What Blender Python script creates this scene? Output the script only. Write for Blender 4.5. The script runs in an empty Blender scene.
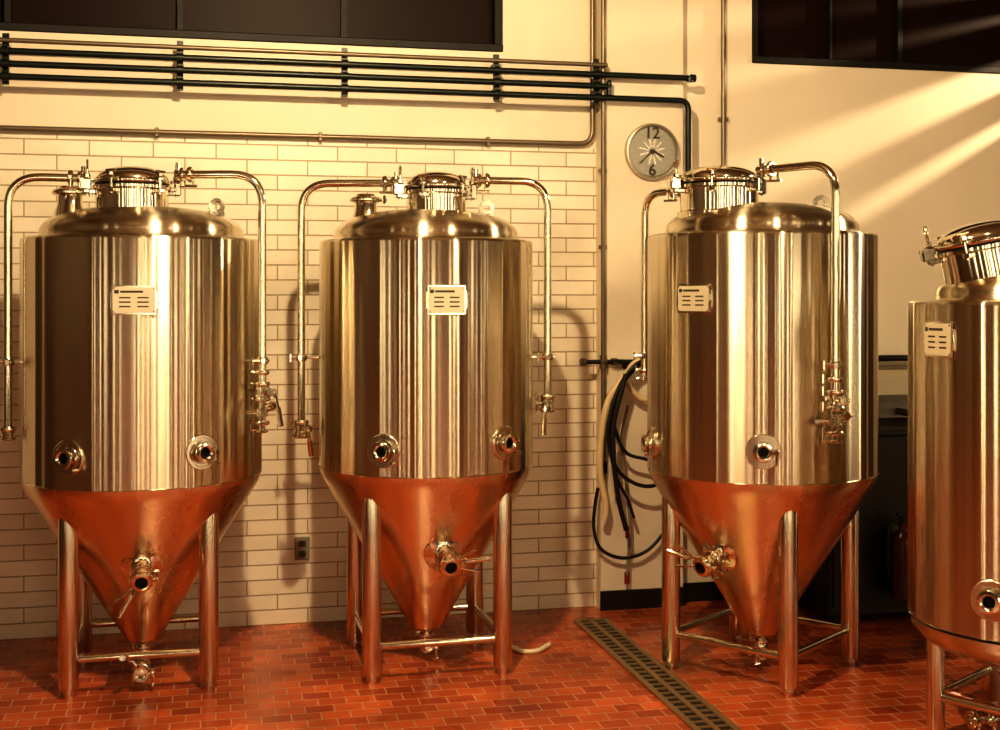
import bpy, math, random
from mathutils import Vector, Matrix
random.seed(4)
F=1260.0; HZ=295.0; CH=1.65; YAW=math.radians(12.7)
cs,sn=math.cos(YAW),math.sin(YAW)
WY=6.40      # back wall plane
def cam2w(xc,d,z=0): return Vector((xc*cs+d*sn, -xc*sn+d*cs, z))
def onplane(px,py,Y):
    t=(px-500)/F; d=Y/(cs-t*sn)
    return Vector((t*d*cs+d*sn, Y, CH-(py-HZ)/F*d))
# ------------------------------------------------------------ materials
def newmat(name):
    m=bpy.data.materials.new(name); m.use_nodes=True
    nt=m.node_tree; b=nt.nodes['Principled BSDF']; return m,nt,b
def simple(name,col,rough=.5,metal=0.,spec=None,emit=None,es=0):
    m,nt,b=newmat(name)
    n=nt.nodes.new('ShaderNodeTexNoise'); n.inputs['Scale'].default_value=9; n.inputs['Detail'].default_value=4
    r=nt.nodes.new('ShaderNodeMapRange'); r.inputs['To Min'].default_value=max(0,rough-.07); r.inputs['To Max'].default_value=min(1,rough+.07)
    nt.links.new(n.outputs['Fac'],r.inputs['Value']); nt.links.new(r.outputs[0],b.inputs['Roughness'])
    b.inputs['Base Color'].default_value=(*col,1); b.inputs['Metallic'].default_value=metal
    if emit: b.inputs['Emission Color'].default_value=(*emit,1); b.inputs['Emission Strength'].default_value=es
    return m
def steel(name,col,rough,aniso,var=.2,sc=14):
    m,nt,b=newmat(name); L=nt.links
    b.inputs['Metallic'].default_value=1
    tc=nt.nodes.new('ShaderNodeTexCoord')
    mp=nt.nodes.new('ShaderNodeMapping'); mp.inputs['Scale'].default_value=(sc,sc,.4)
    L.new(tc.outputs['Object'],mp.inputs['Vector'])
    n=nt.nodes.new('ShaderNodeTexNoise'); n.inputs['Scale'].default_value=1.6; n.inputs['Detail'].default_value=4
    L.new(mp.outputs[0],n.inputs['Vector'])
    r=nt.nodes.new('ShaderNodeMapRange'); r.inputs['From Min'].default_value=.3; r.inputs['From Max'].default_value=.7
    r.inputs['To Min'].default_value=rough*(1-var); r.inputs['To Max'].default_value=rough*(1+var)
    L.new(n.outputs['Fac'],r.inputs['Value']); L.new(r.outputs[0],b.inputs['Roughness'])
    cr=nt.nodes.new('ShaderNodeMix'); cr.data_type='RGBA'
    cr.inputs['A'].default_value=(*[c*(1-var*.7) for c in col],1); cr.inputs['B'].default_value=(*col,1)
    L.new(n.outputs['Fac'],cr.inputs['Factor']); L.new(cr.outputs['Result'],b.inputs['Base Color'])
    if aniso>0:
        b.inputs['Anisotropic'].default_value=aniso
        tg=nt.nodes.new('ShaderNodeTangent'); tg.direction_type='RADIAL'; tg.axis='Z'
        L.new(tg.outputs[0],b.inputs['Tangent'])
        b.inputs['Anisotropic Rotation'].default_value=0.25
    return m
M_BODY=steel('brushed_steel',(.73,.65,.51),.235,1.0,.16,9)
M_CONE=steel('cone_steel',(.84,.63,.43),.27,.6,.04,3)  # orange tint paints the floor's reflection into the cone colour
M_LEG=steel('leg_steel',(.76,.70,.58),.19,.9)
M_POL=steel('polished_steel',(.80,.74,.61),.11,0,.1)
M_DARK=simple('bore_dark',(.02,.015,.01),.6)
M_BLACK=simple('black_rubber',(.012,.012,.012),.45)
M_PIPEG=simple('dark_green_paint',(.005,.011,.008),.35)
M_GALV=simple('galvanised_conduit',(.22,.18,.13),.4,.7)
M_PLATE=simple('nameplate_enamel',(.66,.60,.45),.35,.3)
M_INK=simple('nameplate_ink',(.05,.04,.03),.5)
M_BEIGE=simple('beige_hose',(.72,.58,.36),.45)
M_CREAMP=simple('cream_plastic',(.75,.68,.5),.4)
M_FRAME=simple('window_frame_paint',(.006,.004,.003),.6)
M_RED=simple('red_enamel',(.20,.02,.01),.3)
M_AMB=simple('brown_enamel',(.08,.018,.01),.2)
M_BASE=simple('baseboard_black',(.012,.010,.008),.4)
M_CEIL=simple('ceiling_paint',(.14,.09,.05),.8)
M_GREY=simple('outlet_grey',(.25,.21,.16),.5)

def plaster(name,col,dark):
    m,nt,b=newmat(name); L=nt.links
    g=nt.nodes.new('ShaderNodeNewGeometry')
    n=nt.nodes.new('ShaderNodeTexNoise'); n.inputs['Scale'].default_value=1.3; n.inputs['Detail'].default_value=6
    L.new(g.outputs['Position'],n.inputs['Vector'])
    mx=nt.nodes.new('ShaderNodeMix'); mx.data_type='RGBA'
    mx.inputs['A'].default_value=(*dark,1); mx.inputs['B'].default_value=(*col,1)
    L.new(n.outputs['Fac'],mx.inputs['Factor']); L.new(mx.outputs['Result'],b.inputs['Base Color'])
    n2=nt.nodes.new('ShaderNodeTexNoise'); n2.inputs['Scale'].default_value=60; n2.inputs['Detail'].default_value=4
    L.new(g.outputs['Position'],n2.inputs['Vector'])
    bp=nt.nodes.new('ShaderNodeBump'); bp.inputs['Strength'].default_value=.15; bp.inputs['Distance'].default_value=.004
    L.new(n2.outputs['Fac'],bp.inputs['Height']); L.new(bp.outputs[0],b.inputs['Normal'])
    b.inputs['Roughness'].default_value=.55
    return m
M_PLASTER=plaster('cream_plaster',(.82,.74,.60),(.68,.59,.47))
M_BROWN=plaster('brown_plaster',(.08,.045,.02),(.04,.022,.012))

def bricks(name,c1,c2,mort,bw,rh,ms,vert,rough,bump,noisecol):
    m,nt,b=newmat(name); L=nt.links
    g=nt.nodes.new('ShaderNodeNewGeometry'); vec=g.outputs['Position']
    if vert:
        s=nt.nodes.new('ShaderNodeSeparateXYZ'); c=nt.nodes.new('ShaderNodeCombineXYZ')
        L.new(vec,s.inputs[0]); L.new(s.outputs['X'],c.inputs['X']); L.new(s.outputs['Z'],c.inputs['Y']); vec=c.outputs[0]
    br=nt.nodes.new('ShaderNodeTexBrick'); L.new(vec,br.inputs['Vector'])
    br.inputs['Scale'].default_value=1; br.inputs['Brick Width'].default_value=bw; br.inputs['Row Height'].default_value=rh
    br.inputs['Mortar Size'].default_value=ms; br.inputs['Mortar Smooth'].default_value=.3
    br.inputs['Color1'].default_value=(*c1,1); br.inputs['Color2'].default_value=(*c2,1); br.inputs['Mortar'].default_value=(*mort,1)
    n=nt.nodes.new('ShaderNodeTexNoise'); n.inputs['Scale'].default_value=2.2; n.inputs['Detail'].default_value=7; L.new(g.outputs['Position'],n.inputs['Vector'])
    mr=nt.nodes.new('ShaderNodeMapRange'); mr.inputs['From Min'].default_value=.3; mr.inputs['From Max'].default_value=.7
    mr.inputs['To Min'].default_value=noisecol; mr.inputs['To Max'].default_value=1.1
    L.new(n.outputs['Fac'],mr.inputs['Value'])
    mx=nt.nodes.new('ShaderNodeMix'); mx.data_type='RGBA'; mx.blend_type='MULTIPLY'; mx.inputs['Factor'].default_value=1
    L.new(br.outputs['Color'],mx.inputs['A']); L.new(mr.outputs[0],mx.inputs['B']); L.new(mx.outputs['Result'],b.inputs['Base Color'])
    bp=nt.nodes.new('ShaderNodeBump'); bp.inputs['Strength'].default_value=bump; bp.inputs['Distance'].default_value=.006; bp.invert=True
    L.new(br.outputs['Fac'],bp.inputs['Height']); 
    n3=nt.nodes.new('ShaderNodeTexNoise'); n3.inputs['Scale'].default_value=35; L.new(g.outputs['Position'],n3.inputs['Vector'])
    bp2=nt.nodes.new('ShaderNodeBump'); bp2.inputs['Strength'].default_value=.12; bp2.inputs['Distance'].default_value=.01
    L.new(n3.outputs['Fac'],bp2.inputs['Height']); L.new(bp.outputs[0],bp2.inputs['Normal']); L.new(bp2.outputs[0],b.inputs['Normal'])
    r=nt.nodes.new('ShaderNodeMapRange'); r.inputs['To Min'].default_value=rough-.12; r.inputs['To Max'].default_value=rough+.15
    L.new(n.outputs['Fac'],r.inputs['Value']); L.new(r.outputs[0],b.inputs['Roughness'])
    return m
M_BRICK=bricks('white_painted_brick',(.85,.79,.67),(.78,.71,.58),(.46,.36,.24),.30,.075,.0036,True,.42,.9,.86)
M_TILE=bricks('terracotta_tile',(.68,.165,.052),(.38,.07,.026),(.66,.34,.18),.115,.085,.0038,False,.23,.5,.45)

# ------------------------------------------------------------ mesh builder
class MB:
    def __init__(s): s.v=[]; s.f=[]; s.m=[]; s.mats=[]
    def mi(s,mat):
        if mat not in s.mats: s.mats.append(mat)
        return s.mats.index(mat)
    def add(s,vs,fs,mat,M=None):
        o=len(s.v); k=s.mi(mat)
        for p in vs:
            p=Vector(p); s.v.append(M@p if M else p)
        for f in fs: s.f.append([i+o for i in f]); s.m.append(k)
    def lathe(s,prof,mat,M=None,n=32,wob=None,cap=True):
        vs=[];fs=[]
        for (r,z) in prof:
            for i in range(n):
                a=2*math.pi*i/n; rr=r*(1+(wob(a) if wob else 0))
                vs.append((rr*math.cos(a),rr*math.sin(a),z))
        k=len(prof)
        for j in range(k-1):
            for i in range(n):
                fs.append([j*n+i,j*n+(i+1)%n,(j+1)*n+(i+1)%n,(j+1)*n+i])
        if cap:
            if prof[0][0]>1e-5: fs.append([i for i in range(n)][::-1])
            if prof[-1][0]>1e-5: fs.append([(k-1)*n+i for i in range(n)])
        s.add(vs,fs,mat,M)
    def box(s,c,sz,mat,M=None,bev=0):
        x,y,z=[q/2 for q in sz]; c=Vector(c)
        if bev<=0:
            vs=[c+Vector((a*x,b*y,d*z)) for a in(-1,1) for b in(-1,1) for d in(-1,1)]
            fs=[[0,1,3,2],[4,6,7,5],[0,4,5,1],[2,3,7,6],[0,2,6,4],[1,5,7,3]]
        else:
            vs=[];fs=[]
            def ring(e,zz):
                b=bev
                X,Y=x-e,y-e
                for (px,py) in [(X-b,-Y),(X,-Y+b),(X,Y-b),(X-b,Y),(-X+b,Y),(-X,Y-b),(-X,-Y+b),(-X+b,-Y)]:
                    vs.append(c+Vector((px,py,zz)))
            ring(bev,-z);ring(0,-z+bev);ring(0,z-bev);ring(bev,z)
            for j in range(3):
                for i in range(8): fs.append([j*8+i,j*8+(i+1)%8,(j+1)*8+(i+1)%8,(j+1)*8+i])
            fs.append(list(range(8))[::-1]); fs.append(list(range(24,32)))
        s.add(vs,fs,mat,M)
    def tube(s,pts,r,mat,M=None,n=14,cap=True):
        pts=[Vector(p) for p in pts]
        T=[]
        for i in range(len(pts)):
            a=pts[max(0,i-1)]; b=pts[min(len(pts)-1,i+1)]; T.append((b-a).normalized())
        up=Vector((0,0,1)) if abs(T[0].z)<.9 else Vector((1,0,0))
        N=(up-T[0]*up.dot(T[0])).normalized()
        vs=[];fs=[]
        for i,p in enumerate(pts):
            N=(N-T[i]*N.dot(T[i])).normalized(); B=T[i].cross(N)
            for k in range(n):
                a=2*math.pi*k/n; vs.append(p+(N*math.cos(a)+B*math.sin(a))*r)
        for j in range(len(pts)-1):
            for i in range(n): fs.append([j*n+i,j*n+(i+1)%n,(j+1)*n+(i+1)%n,(j+1)*n+i])
        if cap:
            fs.append(list(range(n))[::-1]); fs.append([(len(pts)-1)*n+i for i in range(n)])
        s.add(vs,fs,mat,M)
    def obj(s,name,parent=None,sharp=35,loc=None):
        me=bpy.data.meshes.new(name)
        vs=s.v
        if loc is not None: vs=[p-Vector(loc) for p in vs]
        me.from_pydata([tuple(p) for p in vs],[],s.f)
        for mt in s.mats: me.materials.append(mt)
        me.polygons.foreach_set('material_index',s.m)
        me.polygons.foreach_set('use_smooth',[True]*len(me.polygons))
        me.set_sharp_from_angle(angle=math.radians(sharp)); me.update()
        o=bpy.data.objects.new(name,me); bpy.context.collection.objects.link(o)
        if loc is not None: o.location=loc
        if parent: o.parent=parent
        return o
def fillet(pts,r,n=8):
    pts=[Vector(p) for p in pts]; out=[pts[0]]
    for i in range(1,len(pts)-1):
        a,b,c=pts[i-1],pts[i],pts[i+1]; u=(a-b);v=(c-b)
        rr=min(r,u.length*.49,v.length*.49); u.normalize();v.normalize()
        p,q=b+u*rr,b+v*rr
        for k in range(n+1):
            t=k/n; out.append(p*(1-t)**2*1+ b*2*t*(1-t)+q*t*t)
    out.append(pts[-1]); return out
def smoothpath(pts,n=10):
    pts=[Vector(p) for p in pts]; P=[pts[0]*2-pts[1]]+pts+[pts[-1]*2-pts[-2]]; out=[]
    for i in range(1,len(P)-2):
        for k in range(n):
            t=k/n; a,b,c,d=P[i-1],P[i],P[i+1],P[i+2]
            out.append(.5*((2*b)+(c-a)*t+(2*a-5*b+4*c-d)*t*t+(3*b-a-3*c+d)*t**3))
    out.append(pts[-1]); return out
def frame(o,zd,up=(0,0,1)):
    z=Vector(zd).normalized(); u=Vector(up)
    if abs(z.dot(u))>.98: u=Vector((1,0,0))
    x=u.cross(z).normalized(); y=z.cross(x)
    M=Matrix.Identity(4)
    for i in range(3): M[i][0]=x[i];M[i][1]=y[i];M[i][2]=z[i];M[i][3]=o[i]
    return M
def empty(name,loc=(0,0,0),rz=0):
    e=bpy.data.objects.new(name,None); bpy.context.collection.objects.link(e); e.location=loc; e.rotation_euler=(0,0,rz); e.empty_display_size=.2; return e
def cyl(r,l,c=.003): return [(r-c,0),(r,c),(r,l-c),(r-c,l)]

# ------------------------------------------------------------ fittings
def clampring(mb,M,z,r,h=.02,mat=None):
    mat=mat or M_POL
    T=M@Matrix.Translation((0,0,z))
    ri=r*.62
    mb.lathe([(ri,-h*.5),(r-.004,-h*.5),(r,-h*.2),(r,h*.2),(r-.004,h*.5),(ri,h*.5),(ri,-h*.5)],mat,T,24,cap=False)
    mb.box((r+.010,0,0),(.022,.02,h*.9),mat,T,.003)
    mb.tube([(r+.012,-.012,0),(r+.012,-.045,0)],.005,mat,T,8)
    mb.tube([(r+.012,-.045,-.018),(r+.012,-.045,.018)],.006,mat,T,8)
def lever(mb,M,z,r,ang,L=.14,mat=None):
    mat=mat or M_POL
    T=M@Matrix.Translation((0,0,z))@Matrix.Rotation(ang,4,'Z')
    mb.tube([(r,0,0),(r+.035,0,0)],.010,mat,T,10)
    mb.box((r+.04,0,0),(.022,.026,.026),mat,T,.004)
    mb.tube(fillet([(r+.04,0,0),(r+.055,0,.03),(r+.085,0,L)],.02),.008,mat,T,10)
    mb.tube([(r+.067,0,L*.5),(r+.088,0,L+.014)],.0125,mat,T,10)
def bfly(mb,M,z,r,L=.05):
    mb.lathe([(r*.6,z),(r,z+.004),(r,z+L*.3),(r*.8,z+L*.35),(r*.8,z+L*.65),(r,z+L*.7),(r,z+L-.004),(r*.6,z+L)],M_POL,M,24)
def port(mb,o,zd,pad=.072,r=.030,L=.034):
    M=frame(o,zd)
    mb.lathe([(pad,-.02),(pad,.003),(pad-.003,.0055),(pad-.012,.0055),(pad-.014,.003),(pad-.024,.003),(pad-.026,.0055),(r+.002,.0055),(r,.009),(r,L)],M_LEG,M,40,cap=False)
    ro=r+.009; ri=r-.009
    mb.lathe([(r,L-.008),(ro,L-.006),(ro+.002,L),(ro,L+.004),(ri+.008,L+.005),(ri+.003,L+.002),(ri,L-.002),(ri,L-.03),(0.0001,L-.03)],M_POL,M,32,cap=False)
    mb.lathe([(ri-.0008,L-.003),(ri-.0008,L-.026),(0.0001,L-.027)],M_DARK,M,24,cap=False)
    clampring(mb,M,L-.005,ro+.003,.010)
def rad(x): return math.radians(x)
def pdir(phi): return Vector((math.sin(phi),-math.cos(phi),0))

def arm(mb,S,hatch,phi,rout,zt,ze,kind,R,startr,leverang=0.5,rp=.0175,zbr=1.37):
    d=pdir(phi); end=d*rout
    hv=(Vector((end.x,end.y,0))-Vector((hatch[0],hatch[1],0))).normalized()
    st=Vector((hatch[0],hatch[1],0))+hv*startr
    pts=[Vector((st.x,st.y,zt)),Vector((end.x,end.y,zt)),Vector((end.x,end.y,ze))]
    mb.tube(fillet(pts,.13,10),rp,M_POL,None,16)
    Mh=frame((st.x,st.y,zt),hv)
    clampring(mb,Mh,.03,.034,.02); clampring(mb,Mh,-.005,.03,.016)
    mb.tube([st+Vector((0,0,zt)),st-hv*.035+Vector((0,0,zt))],.02,M_POL,None,14)
    mb.tube([st-hv*.02+Vector((0,0,zt)),st-hv*.02+Vector((0,0,zt+.05))],.010,M_POL,None,10)
    for zz in (zbr,):
        mb.tube([d*(R-.01)+Vector((0,0,zz)),d*(rout+.03)+Vector((0,0,zz))],.007,M_POL,None,10)
        clampring(mb,frame(end+Vector((0,0,zz)),(0,0,1)),0,.027,.03)
    Me=frame((end.x,end.y,ze),(0,0,-1))
    if kind=='simple':
        clampring(mb,Me,0,.034,.02); bfly(mb,Me,.008,.032,.05); clampring(mb,Me,.062,.034,.018)
        lever(mb,Me,.03,.028,leverang,.12)
        T=Me@Matrix.Translation((0,0,.03))@Matrix.Rotation(leverang+1.7,4,'Z')
        mb.tube([(.02,0,0),(.05,0,.0)],.012,M_POL,T,10)
    elif kind=='cap':
        clampring(mb,Me,0,.034,.02); bfly(mb,Me,.008,.028,.03); clampring(mb,Me,.04,.03,.014)
    else:
        clampring(mb,Me,-.05,.031,.02)
        clampring(mb,Me,0,.034,.02); bfly(mb,Me,.008,.032,.05); clampring(mb,Me,.064,.036,.018)
        mb.tube([(0,0,.06),(0,0,.16)],.016,M_POL,Me)
        bfly(mb,Me,.10,.026,.04)
        clampring(mb,Me,.165,.032,.018)
        for (zq,aa,LL) in ((.03,-.35,.07),(.03,2.8,.06),(.09,2.6,.06),(.12,.2,.085),(.12,-1.3,.06)):
            T=Me@Matrix.Translation((0,0,zq))@Matrix.Rotation(aa,4,'Z')
            mb.tube([(0,0,0),(LL,0,0)],.009,M_POL,T,10)
            Tn=T@Matrix.Translation((LL,0,0))@Matrix.Rotation(math.pi/2,4,'Y')
            mb.lathe(cyl(.02,.022),M_POL,Tn,6)
            mb.tube([(LL+.01,-.03,0),(LL+.01,.03,0)],.006,M_POL,T,8)
        T=Me@Matrix.Translation((0,0,.03))
        lever(mb,T,0,.03,leverang,.13)
        mb.tube([(0,0,.17),(0,0,.20)],.014,M_POL,Me); clampring(mb,Me,.20,.026,.014)

def hatch(par,hx,hy,r,zb,zt,tilt=0,rotz=0):
    e=empty('manway_hatch'); e.parent=par; e.location=(hx,hy,0); e.rotation_euler=(0,0,rotz)
    H=.082; zf=zt-H
    mb=MB()
    mb.lathe([(r*.97,zb-.10),(r*.97,zf-.022),(r*1.0,zf-.020),(r*1.03,zf-.016),(r*1.03,zf-.004),(r*.9,zf-.002)],M_POL,None,96)
    mb.lathe([(r*.97+.012,zb-.03),(r*.97+.012,zb+.006),(r*.97,zb+.012)],M_POL,None,64,cap=False)
    mb.obj('manway_neck',e)
    mb=MB()
    mb.lathe([(r*.98,0),(r*.98,.008)],M_BLACK,Matrix.Translation((0,0,zf-.003)),64)
    prof=[(r*.9,.004),(r*1.04,.006),(r*1.05,.010),(r*1.05,.016),(r*1.02,.020),(r*.97,.022)]
    for k in range(1,13):
        a=k/12*math.pi/2; prof.append((r*.97*math.cos(a)**.9 if k<12 else .0001,.022+(H-.022)*math.sin(a)))
    mb.lathe(prof,M_POL,Matrix.Translation((0,0,zf)),96)
    mb.obj('manway_lid',e)
    mb=MB()
    for a in (0,1.0,math.pi-1.0,math.pi,math.pi+1.0,-1.0):
        T=Matrix.Rotation(a,4,'Z')
        big=abs(math.cos(a))>.9
        mb.box((r+.015,0,zf-.03),(.045,.030,.020),M_POL,T,.004)
        top=zf+(.085 if big else .035)
        mb.tube([(r+.026,0,zf-.045),(r+.026,0,top-.015)],.0065,M_POL,T,10)
        mb.box((r+.008,0,zf+.020),(.045,.024,.012),M_POL,T,.003)
        mb.lathe(cyl(.013,.02),M_POL,T@Matrix.Translation((r+.026,0,zf+.026)),6)
        if big:
            pts=[Vector((r+.026,.016*math.cos(t*math.pi/6),top+.018*math.sin(t*math.pi/6))) for t in range(13)]
            mb.tube(pts,.0048,M_POL,T,8,False)
            mb.box((r+.03,0,zf-.005),(.03,.04,.07),M_POL,T,.006)
        else: mb.tube([(r+.026,-.022,zf+.05),(r+.026,.022,zf+.05)],.0055,M_POL,T,8)
    mb.box((-r-.035,0,zf+.0),(.05,.05,.05),M_POL,None,.006)
    mb.tube([(-r-.05,-.045,zf+.015),(-r-.05,.045,zf+.015)],.009,M_POL,None,10)
    mb.obj('manway_bolts',e)
    if tilt:
        e.rotation_mode='XYZ'; e.rotation_euler=(0,tilt,rotz)
        e.location=(hx-math.sin(tilt)*zb*math.cos(rotz),hy-math.sin(tilt)*zb*math.sin(rotz),zb*(1-math.cos(tilt)))
    return e

def nameplate(par,phi,R,z,w,h):
    mb=MB(); M=frame(pdir(phi)*(R+.004)+Vector((0,0,z)),pdir(phi))
    mb.box((0,0,0),(w,h,.006),M_POL,M,.002)
    mb.box((0,0,.004),(w*.93,h*.88,.003),M_PLATE,M,.001)
    mb.box((-w*.05,h*.28,.0058),(w*.5,h*.07,.001),M_INK,M)
    mb.box((-w*.38,h*.28,.0058),(w*.10,h*.12,.001),M_INK,M)
    for r in range(3):
        for c in (-1,1):
            mb.box((c*w*.2,h*(.08-.15*r),.0058),(w*.25,h*.045,.001),M_INK,M)
    for a in(-1,1):
        for b in(-1,1): mb.lathe([(.004,.005),(.004,.007),(0.0001,.0085)],M_POL,M@Matrix.Translation((a*w*.44,b*h*.40,0)),8)
    for a in(-1,1): mb.box((a*w*.5,0,-.008),(.012,h*.6,.02),M_POL,M,.002)
    mb.obj('nameplate',par)

def tank(xc,d,R,zr,zc,ztip,legrot_cam,hx,hy,hr,feat,domer=.41,domeh=.14,legr=.405,hzt=2.20,legs_r=.041,leg_top=.80,tipr=.075,short=False,seed=1):
    pos=cam2w(xc,d)
    face=math.atan2(-pos.y,-pos.x)+math.pi/2
    e=empty('conical_fermenter_tank' if not short else 'bright_beer_tank',(pos.x,pos.y,0),face)
    rnd=random.Random(seed); ph=[rnd.uniform(0,6.28) for _ in range(9)]
    ks=[3,7,11,17,23,31,41,53,71]; am=[.003,.003,.003,.0026,.0022,.0015,.0010,.0006,.0003]
    wob=lambda a: sum(am[i]*math.sin(ks[i]*a+ph[i]) for i in range(9))
    mb=MB()
    mb.lathe([(R,zc+.03),(R,zc+.035),(R,(zr+zc)/2),(R,zr-.016),(R-.003,zr-.006),(R-.012,zr),(R-.03,zr+.003)],M_BODY,None,360,wob,cap=False)
    mb.obj('body_shell',e,60)
    mb=MB()
    rd=domer; prof=[(R-.031,zr+.003),(rd+.012,zr+.004),(rd+.002,zr+.010)]
    for k in range(0,13):
        a=k/12*math.pi/2
        prof.append((rd*(math.cos(a)**.75 if k<12 else 0.0001),zr+.03+(domeh-.03)*math.sin(a)))
    mb.lathe(prof,M_BODY,None,96,cap=False)
    mb.obj('domed_top',e,60)
    mb=MB()
    prof=[(tipr*.35,ztip-.03),(tipr*.5,ztip-.012),(tipr,ztip),(tipr+.004,ztip+.01)]
    if short:
        for k in range(1,9):
            t=k/8; a=t*math.pi/2
            prof.append((tipr+(R-.002-tipr)*math.sin(a)**.9, zc+.02-(zc-ztip)*math.cos(a)))
    else:
        prof.append((R-.022,zc-.03))
        prof+= [(R-.010,zc-.008),(R-.003,zc+.012),(R,zc+.03)]
    mb.lathe(prof,M_CONE if not short else M_BODY,None,192,None,cap=False)
    mb.obj('cone_bottom',e,50)
    mb=MB(); mb.lathe([(R-.006,zc+.025),(R+.0035,zc+.030),(R-.006,zc+.035)],M_POL,None,192,cap=False); mb.obj('weld_seam',e)
    base=legrot_cam-YAW-face
    feet=[]
    for k in range(4):
        a=base+k*math.pi/2
        p=Vector((legr*math.cos(a),legr*math.sin(a),0)); feet.append(p)
        mb=MB()
        lt=leg_top
        mb.lathe([(.022,0.0),(.024,.004),(.024,.03),(legs_r-.004,.034),(legs_r,.04),(legs_r,lt-.03),(legs_r*.9,lt-.012),(legs_r*.6,lt-.002),(.001,lt)],M_LEG,None,32)
        o=mb.obj('leg_%d'%(k+1),e); o.location=p
    mb=MB()
    for k in range(4):
        a,b=feet[k],feet[(k+1)%4]; u=(b-a).normalized()*legs_r*.8
        mb.tube([a+u+Vector((0,0,.155)),b-u+Vector((0,0,.155))],.0165,M_POL,None,14)
    mb.obj('leg_rails',e)
    hatch(e,hx,hy,hr,zr+domeh-.05,hzt,feat.get('tilt',0),feat.get('hrot',0.3))
    if 'plate' in feat:
        ph_,z_,w_,h_=feat['plate']; nameplate(e,rad(ph_),R,z_,w_,h_)
    mb=MB()
    for (p_,z_) in feat.get('ports',[]):
        port(mb,pdir(rad(p_))*(R+.001)+Vector((0,0,z_)),pdir(rad(p_)))
    if mb.v: mb.obj('side_ports',e)
    for (p_,z_,lev) in feat.get('cone',[]):
        mb=MB()
        rc=tipr+(R-tipr)*(z_-ztip)/(zc-ztip) if not short else R
        dd=pdir(rad(p_)); nrm=(dd+Vector((0,0,-.28))).normalized()
        M=frame(dd*(rc-.012)+Vector((0,0,z_)),nrm)
        mb.lathe([(.085,-.03),(.085,.012),(.078,.018),(.05,.022),(.04,.03),(.036,.05)],M_POL,M,36,cap=False)
        mb.tube([(0,0,.0),(0,0,.075)],.03,M_POL,M,20)
        clampring(mb,M,.07,.048,.02); bfly(mb,M,.08,.045,.045); clampring(mb,M,.133,.048,.02)
        mb.lathe([(.03,.13),(.036,.145),(.036,.15),(.026,.152),(.026,.13),(0.001,.13)],M_POL,M,24,cap=False)
        mb.lathe([(.0255,.1485),(.0250,.1305),(.0005,.131)],M_DARK,M,20,cap=False)
        T=M@Matrix.Translation((0,0,.1))@Matrix.Rotation(lev,4,'Z')
        mb.tube([(.04,0,0),(.07,0,0)],.009,M_POL,T,10)
        mb.tube([(.068,0,0),(.075,0,.03),(.17,0,.055)],.010,M_POL,T,12)
        for da in (.45,-.4):
            T=M@Matrix.Translation((0,0,.133))@Matrix.Rotation(lev+da,4,'Z')
            mb.tube([(.045,0,0),(.13,0,.02)],.006,M_POL,T,10)
        mb.obj('cone_valve',e)
    mb=MB()
    zt=ztip
    Mb=frame((0,0,zt-.02),(0,0,-1))
    mb.tube([(0,0,0),(0,0,min(.12,zt-.055))],.022,M_POL,Mb)
    clampring(mb,Mb,.02,.034,.016)
    L=feat.get('drain',.0)
    zz=.075
    if short: mb.tube([(0,0,zt),(0,0,zz)],.02,M_POL)
    dr=pdir(rad(feat.get('drain_phi',0)))
    mb.lathe([(.026,zz-.03),(.03,zz-.02),(.03,zz+.02),(.026,zz+.03)],M_POL,None,24)
    if L>0:
        mb.tube([Vector((0,0,zz)),dr*L+Vector((0,0,zz))],.02,M_POL)
        M=frame(dr*L+Vector((0,0,zz)),dr)
        clampring(mb,M,0,.036,.02); bfly(mb,M,.008,.034,.045); clampring(mb,M,.06,.036,.018)
        lever(mb,M,.03,.03,2.2,.10)
    else:
        M=frame(dr*.02+Vector((0,0,zz)),dr)
        mb.tube([(0,0,0),(0,0,.05)],.014,M_POL,M); clampring(mb,M,.05,.022,.014)
        mb.lathe(cyl(.02,.03),M_POL,frame((0,0,.035),(0,0,1)),20)
    mb.obj('bottom_outlet',e)
    if 'topport' in feat:
        x,y,z0=feat['topport']; mb=MB(); M=Matrix.Translation((x,y,z0))
        mb.lathe([(.068,-.12),(.062,-.03),(.052,.0),(.050,.040),(.068,.045),(.070,.051),(.070,.061),(.062,.067),(.045,.072),(.04,.080),(.0001,.084)],M_POL,M,36)
        clampring(mb,M,.053,.073,.018)
        mb.obj('top_port',e)
    if 'lug' in feat:
        x,y,z0=feat['lug']; mb=MB()
        M=frame((x,y,z0),(0.25,-1,0))
        n=24; vs=[];fs=[]
        for s_ in (-.006,.006):
            for i in range(n):
                a=2*math.pi*i/n; vs.append((.036*math.cos(a),.036*math.sin(a),s_))
            for i in range(n):
                a=2*math.pi*i/n; vs.append((.016*math.cos(a),.016*math.sin(a),s_))
        for i in range(n):
            j=(i+1)%n
            fs+= [[n+i,n+j,j,i],[2*n+i,2*n+j,3*n+j,3*n+i],[i,j,2*n+j,2*n+i],[n+j,n+i,3*n+i,3*n+j]]
        mb.add(vs,fs,M_LEG,M)
        mb.box((0,-.055,0),(.07,.07,.012),M_LEG,M,.003)
        mb.obj('lifting_lug',e)
    mb=MB()
    for a_ in feat.get('arms',[]):
        arm(mb,None,(hx,hy),rad(a_['phi']),a_['r'],a_['zt'],a_['ze'],a_['kind'],R,a_.get('sr',hr+.05),a_.get('lev',.5))
    if mb.v: mb.obj('cip_pipes',e)
    return e

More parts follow.
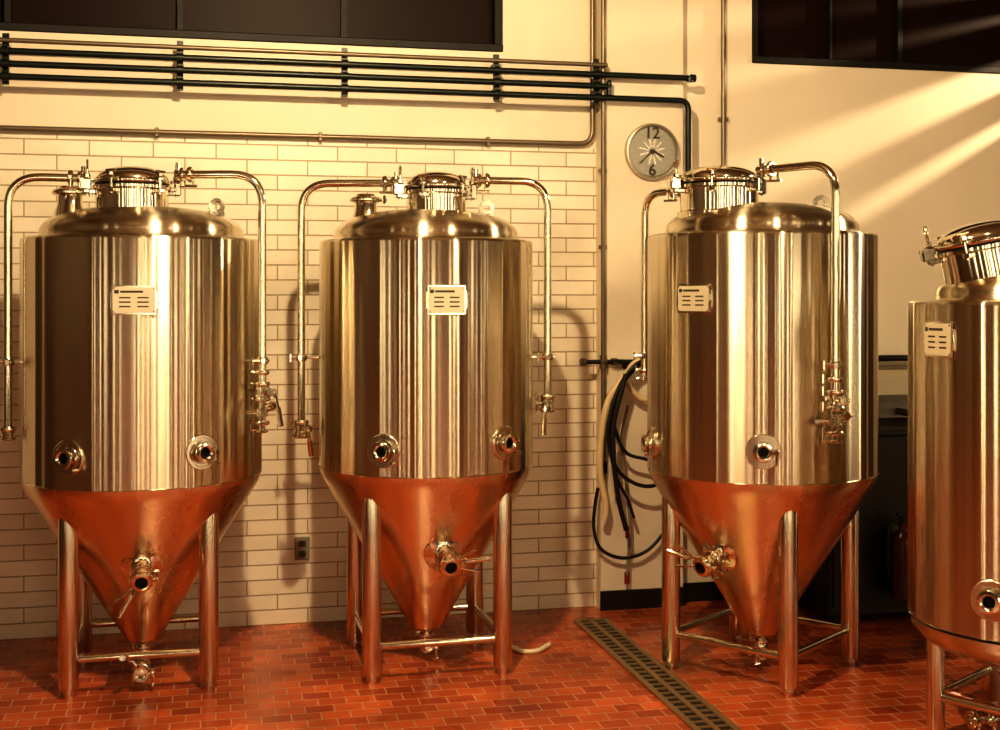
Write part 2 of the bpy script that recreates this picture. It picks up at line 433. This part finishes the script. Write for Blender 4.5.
TIP=.155
tank(-1.558,5.503,.503,1.893,.84,TIP,rad(12.7+45),-.045,-.10,.158,dict(
   plate=(-4,1.63,.175,.118),ports=[(-35,1.0),(27,1.01)],cone=[(-1,.53,-2.1)],drain=.22,drain_phi=-2,
   topport=(-.30,-.08,2.03),lug=(.31,-.05,2.04),hrot=.1,
   arms=[dict(phi=-80,r=.552,zt=2.145,ze=1.09,kind='cap',sr=.22),dict(phi=61,r=.558,zt=2.165,ze=1.27,kind='cluster',sr=.22,lev=2.5)]),domer=.43,seed=3,legr=.396)
tank(-.334,5.705,.482,1.893,.86,TIP,rad(13.5+45),.045,-.08,.138,dict(
   plate=(10,1.63,.165,.125),ports=[(-21.5,1.00),(43.5,1.02)],cone=[(14,.545,.2)],drain=0,drain_phi=10,
   topport=(-.27,-.06,2.02),lug=(.27,-.05,2.04),hrot=.2,
   arms=[dict(phi=-88,r=.56,zt=2.15,ze=1.08,kind='simple',sr=.20,lev=.3),dict(phi=88,r=.55,zt=2.165,ze=1.19,kind='simple',sr=.20,lev=-2.9)]),domer=.415,seed=8)
tank(1.160,5.60,.500,1.915,.85,TIP,rad(4),-.18,-.12,.175,dict(
   plate=(-33,1.635,.165,.12),ports=[(1,1.015),(-70,1.0)],cone=[(-34,.545,2.8)],drain=0,drain_phi=-40,
   lug=(.255,-.05,2.05),hrot=.45,
   arms=[dict(phi=-106,r=.55,zt=2.12,ze=1.3,kind='cap',sr=.23),dict(phi=31,r=.57,zt=2.18,ze=1.26,kind='cluster',sr=.25,lev=-.4)]),domer=.42,seed=14,hzt=2.215)
tank(1.970,4.70,.425,1.628,.42,.27,rad(0),-.13,-.08,.165,dict(
   plate=(-44,1.49,.14,.13),ports=[(-16,.59)],drain=.16,drain_phi=-60,hrot=.3,tilt=-.2),
   domer=.33,domeh=.12,legr=.345,hzt=1.925,leg_top=.44,legs_r=.033,tipr=.05,short=True,seed=21)

# ------------------------------------------------------------ room
def slab(name,x0,x1,y0,y1,z0,z1,mat):
    mb=MB(); mb.box(((x0+x1)/2,(y0+y1)/2,(z0+z1)/2),(x1-x0,y1-y0,z1-z0),mat); return mb
XL,XR,YF,ZT=-2.6,6.6,-3.2,4.1
slab('floor',XL,XR,YF,WY+.2,-.1,0,M_TILE).obj('floor')
slab('c',XL,XR,YF,WY+.2,ZT,ZT+.1,M_CEIL).obj('ceiling')
slab('l',XL-.1,XL,YF,WY+.2,0,ZT,M_BROWN).obj('wall_left')
slab('r',XR,XR+.1,YF,WY+.2,0,ZT,M_BROWN).obj('wall_right')
slab('f',XL,XR,YF-.1,YF,0,ZT,M_BROWN).obj('wall_front')
BT=2.425; WB=2.925; WTOP=3.85
LW=(-1.79,1.458); RW=(2.85,4.7)
mb=MB()
def wb(x0,x1,z0,z1,mat,y0=WY,y1=WY+.2): mb.box(((x0+x1)/2,(y0+y1)/2,(z0+z1)/2),(x1-x0,y1-y0,z1-z0),mat)
CX0,CX1=1.965,onplane(683,300,WY-.08).x
wb(XL,1.965,0,BT,M_BRICK,WY,WY+.2)
wb(1.965,XR,0,BT,M_PLASTER)
wb(XL,XR,BT,WB,M_PLASTER)
wb(XL,LW[0],WB,WTOP,M_PLASTER); wb(LW[1],RW[0],WB,WTOP,M_PLASTER); wb(RW[1],XR,WB,WTOP,M_PLASTER)
wb(XL,XR,WTOP,ZT,M_PLASTER)
mb.obj('wall_back')
slab('c',CX0,CX1,WY-.08,WY-.001,0,ZT,M_PLASTER).obj('wall_pilaster')
slab('b',CX0-.004,CX1+.004,WY-.095,WY-.08,0,.10,M_BASE).obj('baseboard_pilaster')
slab('b',CX1+.001,XR,WY-.015,WY-.001,0,.10,M_BASE).obj('baseboard_back')
mg,nt,b=newmat('dark_glass'); b.inputs['Base Color'].default_value=(.016,.006,.004,1); b.inputs['Roughness'].default_value=.45; b.inputs['Specular IOR Level'].default_value=.15
n=nt.nodes.new('ShaderNodeTexNoise'); n.inputs['Scale'].default_value=2; bp=nt.nodes.new('ShaderNodeBump'); bp.inputs['Strength'].default_value=.05
nt.links.new(n.outputs['Fac'],bp.inputs['Height']); nt.links.new(bp.outputs[0],b.inputs['Normal'])
for i,(W,mull) in enumerate(((LW,[-.98,-.173,.637]),(RW,[3.344,3.77]))):
    e=empty('window_%d'%(i+1)); m2=MB()
    x0,x1=W
    m2.box(((x0+x1)/2,WY+.10,(WB+WTOP)/2),(x1-x0,.01,WTOP-WB),mg); m2.obj('glass_pane',e)
    m2=MB(); fw=.04
    m2.box(((x0+x1)/2,WY+.06,WB+fw/2-.01),(x1-x0,.14,fw),M_FRAME,None,.004); m2.box(((x0+x1)/2,WY+.06,WTOP-fw/2),(x1-x0,.10,fw),M_FRAME)
    for x in (x0+fw/2,x1-fw/2): m2.box((x,WY+.06,(WB+WTOP)/2),(fw,.10,WTOP-WB),M_FRAME)
    for k,x in enumerate(mull): m2.box((x,WY+.075,(WB+WTOP)/2),(.03 if not(i==1 and k==0) else .015,.06,WTOP-WB),M_FRAME)
    m2.obj('window_frame',e)

# ------------------------------------------------------------ wall pipes
e=empty('wall_pipe_rack'); mb=MB()
PY=WY-.13
xend=onplane(690,80,PY).x
mb.tube([(XL+.01,PY,2.845),(CX0+.02,PY,2.845)],.0115,M_GALV)
mb.tube([(XL+.01,PY,2.795),(xend,PY,2.795)],.0155,M_PIPEG)
mb.tube([(XL+.01,PY,2.735),(CX0+.03,PY,2.735)],.0155,M_PIPEG)
mb.tube(fillet([(XL+.01,PY,2.675),(xend-.01,PY,2.675),(xend-.01,PY,2.24)],.05),.0155,M_PIPEG)
mb.tube(fillet([(CX0+.03,PY,2.735),(CX0+.03,PY,2.76),(CX0+.03,PY,2.69)],.01),.0145,M_PIPEG)
mb.tube([(xend,PY,2.775),(xend,PY,2.80)],.02,M_PIPEG); mb.lathe(cyl(.021,.03),M_PIPEG,frame((xend,PY,2.795),(1,0,0)),16)
for px in (5,180,345,497,597):
    x=onplane(px,70,PY).x
    depth= WY-PY if px<590 else .06
    mb.box((x,PY+.022,2.76),(.03,.012,.24),M_PIPEG)
    for z in (2.70,2.83): mb.box((x,PY+.02+depth/2-.012,z),(.016,depth-.02,.016),M_PIPEG)
    for z in (2.795,2.735,2.675): mb.tube([(x-.015,PY,z),(x+.015,PY,z)],.022,M_PIPEG)
mb.obj('pipes',e)
e=empty('electrical_conduit'); mb=MB()
cx=1.935
mb.tube(fillet([(XL+.01,WY-.03,2.445),(cx,WY-.03,2.445),(cx,WY-.03,2.60)],.09),.013,M_GALV)
mb.tube([(cx,WY-.03,2.6),(cx,WY-.03,ZT-.01)],.013,M_GALV)
for px in (157,320,487):
    x=onplane(px,140,WY).x; mb.box((x,WY-.02,2.445),(.018,.04,.045),M_GALV,None,.003)
mb.obj('conduit_run',e)
e=empty('conduit_drop'); mb=MB(); x=onplane(722,100,WY).x
mb.tube([(x,WY-.02,2.33),(x,WY-.02,ZT-.01)],.013,M_GALV); mb.box((x,WY-.015,2.6),(.05,.03,.02),M_GALV); mb.box((x,WY-.03,2.29),(.07,.055,.10),M_GALV,None,.006)
mb.obj('conduit_run',e)
# supply riser with its valve and the hoses hung on it: one hose station
e=empty('wall_hose_station'); mb=MB(); PX=CX0+.006; PYr=WY-.105
zv=onplane(597,362,PYr).z
mb.tube([(PX,PYr,.62),(PX,PYr,ZT-.01)],.0125,M_GALV)
xr=onplane(646,362,PYr).x; xl=onplane(583,362,PYr).x
mb.tube([(xl,PYr,zv),(xr,PYr,zv)],.012,M_BLACK)
for x in (xl,PX,PX+.06): mb.tube([(x-.014,PYr,zv),(x+.014,PYr,zv)],.02,M_GALV)
mb.tube([(PX,PYr,zv-.035),(PX,PYr,zv+.035)],.02,M_GALV)
mb.tube([(PX+.06,PYr,zv),(PX+.06,PYr-.03,zv)],.008,M_GALV); mb.tube([(PX+.03,PYr-.03,zv+.008),(PX+.10,PYr-.03,zv+.008)],.007,M_BLACK)
mb.tube([(PX,PYr,.72),(PX,PYr,.78)],.02,M_BLACK)
for z in (.9,1.9,2.3): mb.box((PX,WY-.09,z),(.04,.02,.02),M_GALV)
mb.box((xr-.06,WY-.09,zv-.02),(.12,.03,.04),M_BLACK,None,.004)
mb.obj('riser_pipe',e)
def hose(name,pts,r,mat):
    mb=MB(); P=[]
    for i,p in enumerate(pts):
        y=WY-.10-r-(p[2] if len(p)>2 else 0); P.append(onplane(p[0],p[1],y))
    mb.tube(smoothpath(P),r,mat,None,12); mb.obj(name,e)
hose('beige_hose',[(648,362,.05),(632,368,.05),(618,385,.06),(608,402,.06),(602,430,.06),(600,470,.05),(606,505,.04),(604,520,.03)],.018,M_BEIGE)
hose('beige_hose_loop',[(640,360,.03),(630,368,.02),(628,384,.02),(640,398,.02),(655,400,.02)],.016,M_BEIGE)
hose('beige_hose_2',[(646,360,.01),(628,372,.01),(616,395,.01),(612,430,.01),(613,470,.01),(616,496,.01)],.012,M_BEIGE)
hose('black_hose_1',[(650,358,.10),(634,366,.10),(618,390,.10),(608,430,.10),(615,465,.10),(632,482,.10),(652,486,.10),(672,476,.10)],.010,M_BLACK)
hose('black_hose_2',[(640,364,.08),(624,382,.08),(612,410,.08),(624,450,.08),(648,460,.08)],.009,M_BLACK)
hose('black_hose_3',[(598,488,.02),(595,505,.01),(594,530,.01),(602,550,.02),(624,558,.02),(648,550,.02),(668,528,.02)],.009,M_BLACK)
hose('black_hose_4',[(626,374,.12),(613,430,.12),(617,490,.12),(626,530,.11)],.013,M_BLACK)
hose('black_hose_5',[(644,362,.06),(628,372,.06),(616,400,.06),(609,440,.06),(617,478,.06),(628,500,.06),(634,518,.06)],.008,M_BLACK)
hose('grey_hose',[(628,405,.02),(622,440,.02),(628,500,.02),(630,530,.02),(627,575,.02)],.008,M_GREY)
mb=MB(); 
for (px,py) in ((627,578),(628,532)):
    p=onplane(px,py,WY-.12); mb.tube([p+Vector((0,0,.03)),p-Vector((0,0,.03))],.014,M_RED)
mb.obj('hose_nozzles',e)
cc=onplane(651,152,WY-.08); e=empty('wall_clock',cc)
mb=MB(); M=frame((0,0,0),(0,-1,0))
M_CRIM=simple('clock_rim',(.55,.50,.42),.3,.8); M_CFACE=simple('clock_face',(.40,.38,.33),.35,.6); M_RAY=simple('clock_rays',(.75,.72,.64),.25,.5)
mb.lathe([(.148,0),(.150,.02),(.145,.032),(.136,.034),(.130,.024)],M_CRIM,M,64,cap=False); mb.lathe([(.132,.018),(.0001,.018)],M_CFACE,M,64,cap=False)
mb.obj('clock_case',e)
mb=MB()
for k in range(12):
    T=M@Matrix.Rotation(k*math.pi/6+.26,4,'Z'); mb.box((.045,0,.021),(.05,.010,.003),M_RAY,T)
for k in range(12):
    if k in (3,9): continue
    T=M@Matrix.Rotation(k*math.pi/6,4,'Z'); mb.box((.108,0,.020),(.018,.004,.002),M_CRIM,T)
mb.box((.03,.006,.024),(.075,.009,.003),M_INK,M@Matrix.Rotation(-.5,4,'Z')); mb.box((.045,0,.026),(.10,.006,.003),M_INK,M@Matrix.Rotation(-2.4,4,'Z'))
mb.lathe(cyl(.012,.012,.002),M_INK,M@Matrix.Translation((0,0,.02)),16)
mb.obj('clock_hands',e)
for s_,z in (('12',.095),('6',-.100)):
    c=bpy.data.curves.new('num','FONT'); c.body=s_; c.size=.085; c.align_x='CENTER'; c.align_y='CENTER'; c.extrude=.001; c.offset=.0008
    o=bpy.data.objects.new('numeral_'+s_,c); bpy.context.collection.objects.link(o); o.data.materials.append(M_INK)
    o.parent=e; o.location=(0,-.0225,z); o.rotation_euler=(math.pi/2,0,0)
p=onplane(302,548,WY); e=empty('wall_outlet',p); mb=MB()
mb.box((0,-.008,0),(.075,.016,.115),M_GREY,None,.004); mb.box((0,-.018,.025),(.035,.006,.03),M_INK); mb.box((0,-.018,-.025),(.035,.006,.03),M_INK); mb.obj('outlet_plate',e)
e=empty('trench_drain'); mb=MB(); x0,x1=1.762,1.935; y0,y1=1.0,6.12
M_DR=simple('drain_steel',(.42,.31,.19),.4,.7)
mb.box(((x0+x1)/2,(y0+y1)/2,.001),(x1-x0,y1-y0,.002),M_DARK)
for x,w_ in ((x0+.012,.026),(x1-.012,.026),((x0+x1)/2,.024)): mb.box((x,(y0+y1)/2,.005),(w_,y1-y0,.008),M_DR)
for y in (y0,y1): mb.box(((x0+x1)/2,y,.005),(x1-x0,.02,.008),M_DR)
y=y0+.03
while y<y1:
    mb.box(((x0+x1)/2,y,.0042),(x1-x0,.014,.006),M_DR); y+=.06
mb.obj('drain_grate',e)
e=empty('hose_offcut'); mb=MB()
P=[Vector(cam2w((px-500)/F*(F*CH/(py-HZ)),F*CH/(py-HZ),.012)) for px,py in ((512,650),(524,654),(538,653),(549,647))]
mb.tube(smoothpath(P),.011,M_CREAMP); mb.obj('hose_piece',e)
e=empty('equipment_cabinet'); mb=MB()
mb.box((3.55,6.0,.50),(1.2,.55,.90),M_BASE,None,.01); mb.box((3.55,6.0,.96),(1.24,.58,.03),M_BLACK,None,.005)
for x in (2.99,3.55,4.11): mb.box((x,5.72,.5),(.02,.01,.8),M_BLACK)
for x in (3.02,4.08):
    for y in (5.78,6.22): mb.tube([(x,y,0),(x,y,.06)],.025,M_BLACK)
for x in (3.48,3.62): mb.tube([(x,5.70,.5),(x,5.70,.75)],.008,M_GALV)
mb.obj('cabinet_body',e)
p=onplane(895,385,WY-.15); e=empty('wall_sink'); mb=MB()
mb.box((p.x+.1,WY-.17,1.17),(.75,.32,.16),M_CREAMP,None,.03); mb.box((p.x+.1,WY-.17,1.255),(.65,.24,.01),M_GREY); 
mb.tube([(p.x+.1,WY-.17,1.1),(p.x+.1,WY-.17,1.0),(p.x+.1,WY-.01,1.0)],.02,M_GALV)
mb.obj('basin',e); mb=MB()
mb.tube(fillet([(p.x-.2,WY-.06,1.30),(p.x+.45,WY-.06,1.30),(p.x+.45,WY-.01,1.30)],.02),.017,M_BLACK); mb.tube([(p.x-.2,WY-.06,1.30),(p.x-.2,WY-.01,1.30)],.02,M_BLACK); mb.obj('supply_pipe',e)
pe=onplane(903,560,5.62); e=empty('fire_extinguisher',(pe.x,5.62,0)); mb=MB()
mb.lathe([(.05,.15),(.062,.16),(.062,.42),(.045,.475),(.02,.50),(.02,.53)],M_AMB,None,32); mb.tube([(0,0,.53),(0,0,.56)],.015,M_BLACK); mb.box((.02,0,.57),(.10,.02,.015),M_BLACK)
mb.tube(fillet([(0,0,.55),(-.08,0,.52),(-.08,0,.28)],.04),.009,M_BLACK); mb.box((0,.075,.35),(.06,.03,.3),M_GALV); mb.obj('extinguisher_body',e)

e=empty('ventilation_louvre'); mb=MB()  # unseen slats added to cut the spot's light into wall streaks
for z0,z1 in ((3.52,3.62),(3.405,3.485),(3.22,3.36),(2.985,3.08),(2.35,2.90)):
    mb.box((5.0,5.85,(z0+z1)/2),(.05,1.09,z1-z0),M_GALV)
for y in (5.4,6.3): mb.box((5.0,y,3.2),(.03,.03,1.8),M_GALV)
mb.obj('louvre_slats',e)

# ------------------------------------------------------------ lamps
LC=(1,.77,.46)
M_SHADE=simple('lamp_shade',(.05,.05,.05),.4,.3)
M_BULB=simple('bulb_glass',(1,.9,.7),.3,0,None,(1,.78,.48),6)
M_GLOW=simple('lit_window_glass',(.3,.3,.3),.3,0,None,(1,.82,.54),5.0)  # glow of the added panels, mirrored as bright bands in the tanks
def pendant(x,y,z,power,col=LC,rad_=.07):
    e=empty('pendant_lamp',(x,y,z)); mb=MB()
    mb.tube([(0,0,.18),(0,0,ZT-z)],.006,M_BLACK,None,8)
    mb.lathe([(.20,-.01),(.19,.02),(.10,.10),(.04,.14),(.03,.19)],M_SHADE,None,32,cap=False)
    mb.obj('lamp_shade',e)
    mb=MB(); mb.lathe([(.0001,-.02),(.03,-.01),(.04,.02),(.03,.06),(.015,.09)],M_BULB,None,16); mb.obj('bulb',e)
    l=bpy.data.lights.new('lamp_light','POINT'); l.energy=power; l.color=col; l.shadow_soft_size=rad_
    o=bpy.data.objects.new('lamp_light',l); bpy.context.collection.objects.link(o); o.parent=e; o.location=(0,0,-.12)
pendant(.40,3.4,3.74,320,rad_=.045)
pendant(2.1,2.7,3.6,60)
pendant(.6,-1.2,3.2,30)  # this and the next lamp added for streaks on the tanks
pendant(3.8,-.6,3.2,30)
def glowpanel(name,c,w,h,ax):  # unseen glowing panel with bars, added for reflections in the steel
    e=empty(name); mb=MB()
    sx,sy=(w,.03) if ax=='x' else (.03,w)
    mb.box(c,(sx,sy,h),M_GLOW); mb.obj('window_pane',e)
    mb=MB()
    for k in (-1,1):
        o=Vector((k*w/2,0,0)) if ax=='x' else Vector((0,k*w/2,0))
        mb.box(Vector(c)+o,(.07,.07,h+.08),M_FRAME)
    for s in (-1,0,1):
        mb.box(Vector(c)+Vector((0,0,s*h/2)),(w if ax=='x' else .06,.06 if ax=='x' else w,.07),M_FRAME)
    mb.obj('window_sash',e)
k=3
for x,w_ in ((-2.0,.35),(-.9,.3),(.2,.6),(1.5,.3),(2.7,.5),(3.8,.3),(5.3,.6)):
    glowpanel('window_%d'%k,(x,YF+.03,1.9),w_,2.4,'x'); k+=1
for y,w_ in ((-1.8,.45),(-.3,.25),(1.1,.6),(2.6,.25),(4.2,.4)):
    glowpanel('window_%d'%k,(XR-.03,y,1.9),w_,2.4,'y'); k+=1
for y,w_ in ((-1.2,.35),(.9,.45),(2.6,.2)):
    glowpanel('window_%d'%k,(XL+.03,y,1.9),w_,2.4,'y'); k+=1
def spot(x,y,z,tx,ty,tz,power,ang,size,col=(1,.79,.50)):
    e=empty('wall_spotlight',(x,y,z)); l=bpy.data.lights.new('spot_light','SPOT'); l.energy=power; l.color=col; l.spot_size=ang; l.spot_blend=.4; l.shadow_soft_size=size
    o=bpy.data.objects.new('spot_light',l); bpy.context.collection.objects.link(o); o.parent=e
    dv=Vector((tx-x,ty-y,tz-z)); o.rotation_euler=dv.to_track_quat('-Z','Y').to_euler()
    mb=MB(); M=frame((0,0,0),-dv); mb.lathe([(.06,-.02),(.06,.12),(.03,.16)],M_SHADE,M,24,cap=False); mb.obj('spot_housing',e)
spot(6.4,5.2,3.72,2.6,6.4,2.4,500,rad(60),.045)  # added spot standing in for outside light grazing the right wall

w=bpy.data.worlds.new('World'); bpy.context.scene.world=w; w.use_nodes=True
w.node_tree.nodes['Background'].inputs[0].default_value=(.5,.3,.15,1); w.node_tree.nodes['Background'].inputs[1].default_value=.05

cam=bpy.data.cameras.new('camera'); co=bpy.data.objects.new('camera',cam); bpy.context.collection.objects.link(co)
cam.sensor_width=36; cam.lens=36*F/1000; cam.shift_y=-(365-HZ)/1000.0
co.location=(0,0,CH); co.rotation_euler=(math.pi/2,0,-YAW); cam.clip_start=.05
bpy.context.scene.camera=co
vs=bpy.context.scene.view_settings
vs.view_transform='Standard'
for lk in ('High Contrast','Medium High Contrast','None'):
    try:
        vs.look=lk; print('LOOK',lk); break
    except Exception as ex: print('look failed',ex)
vs.exposure=.05
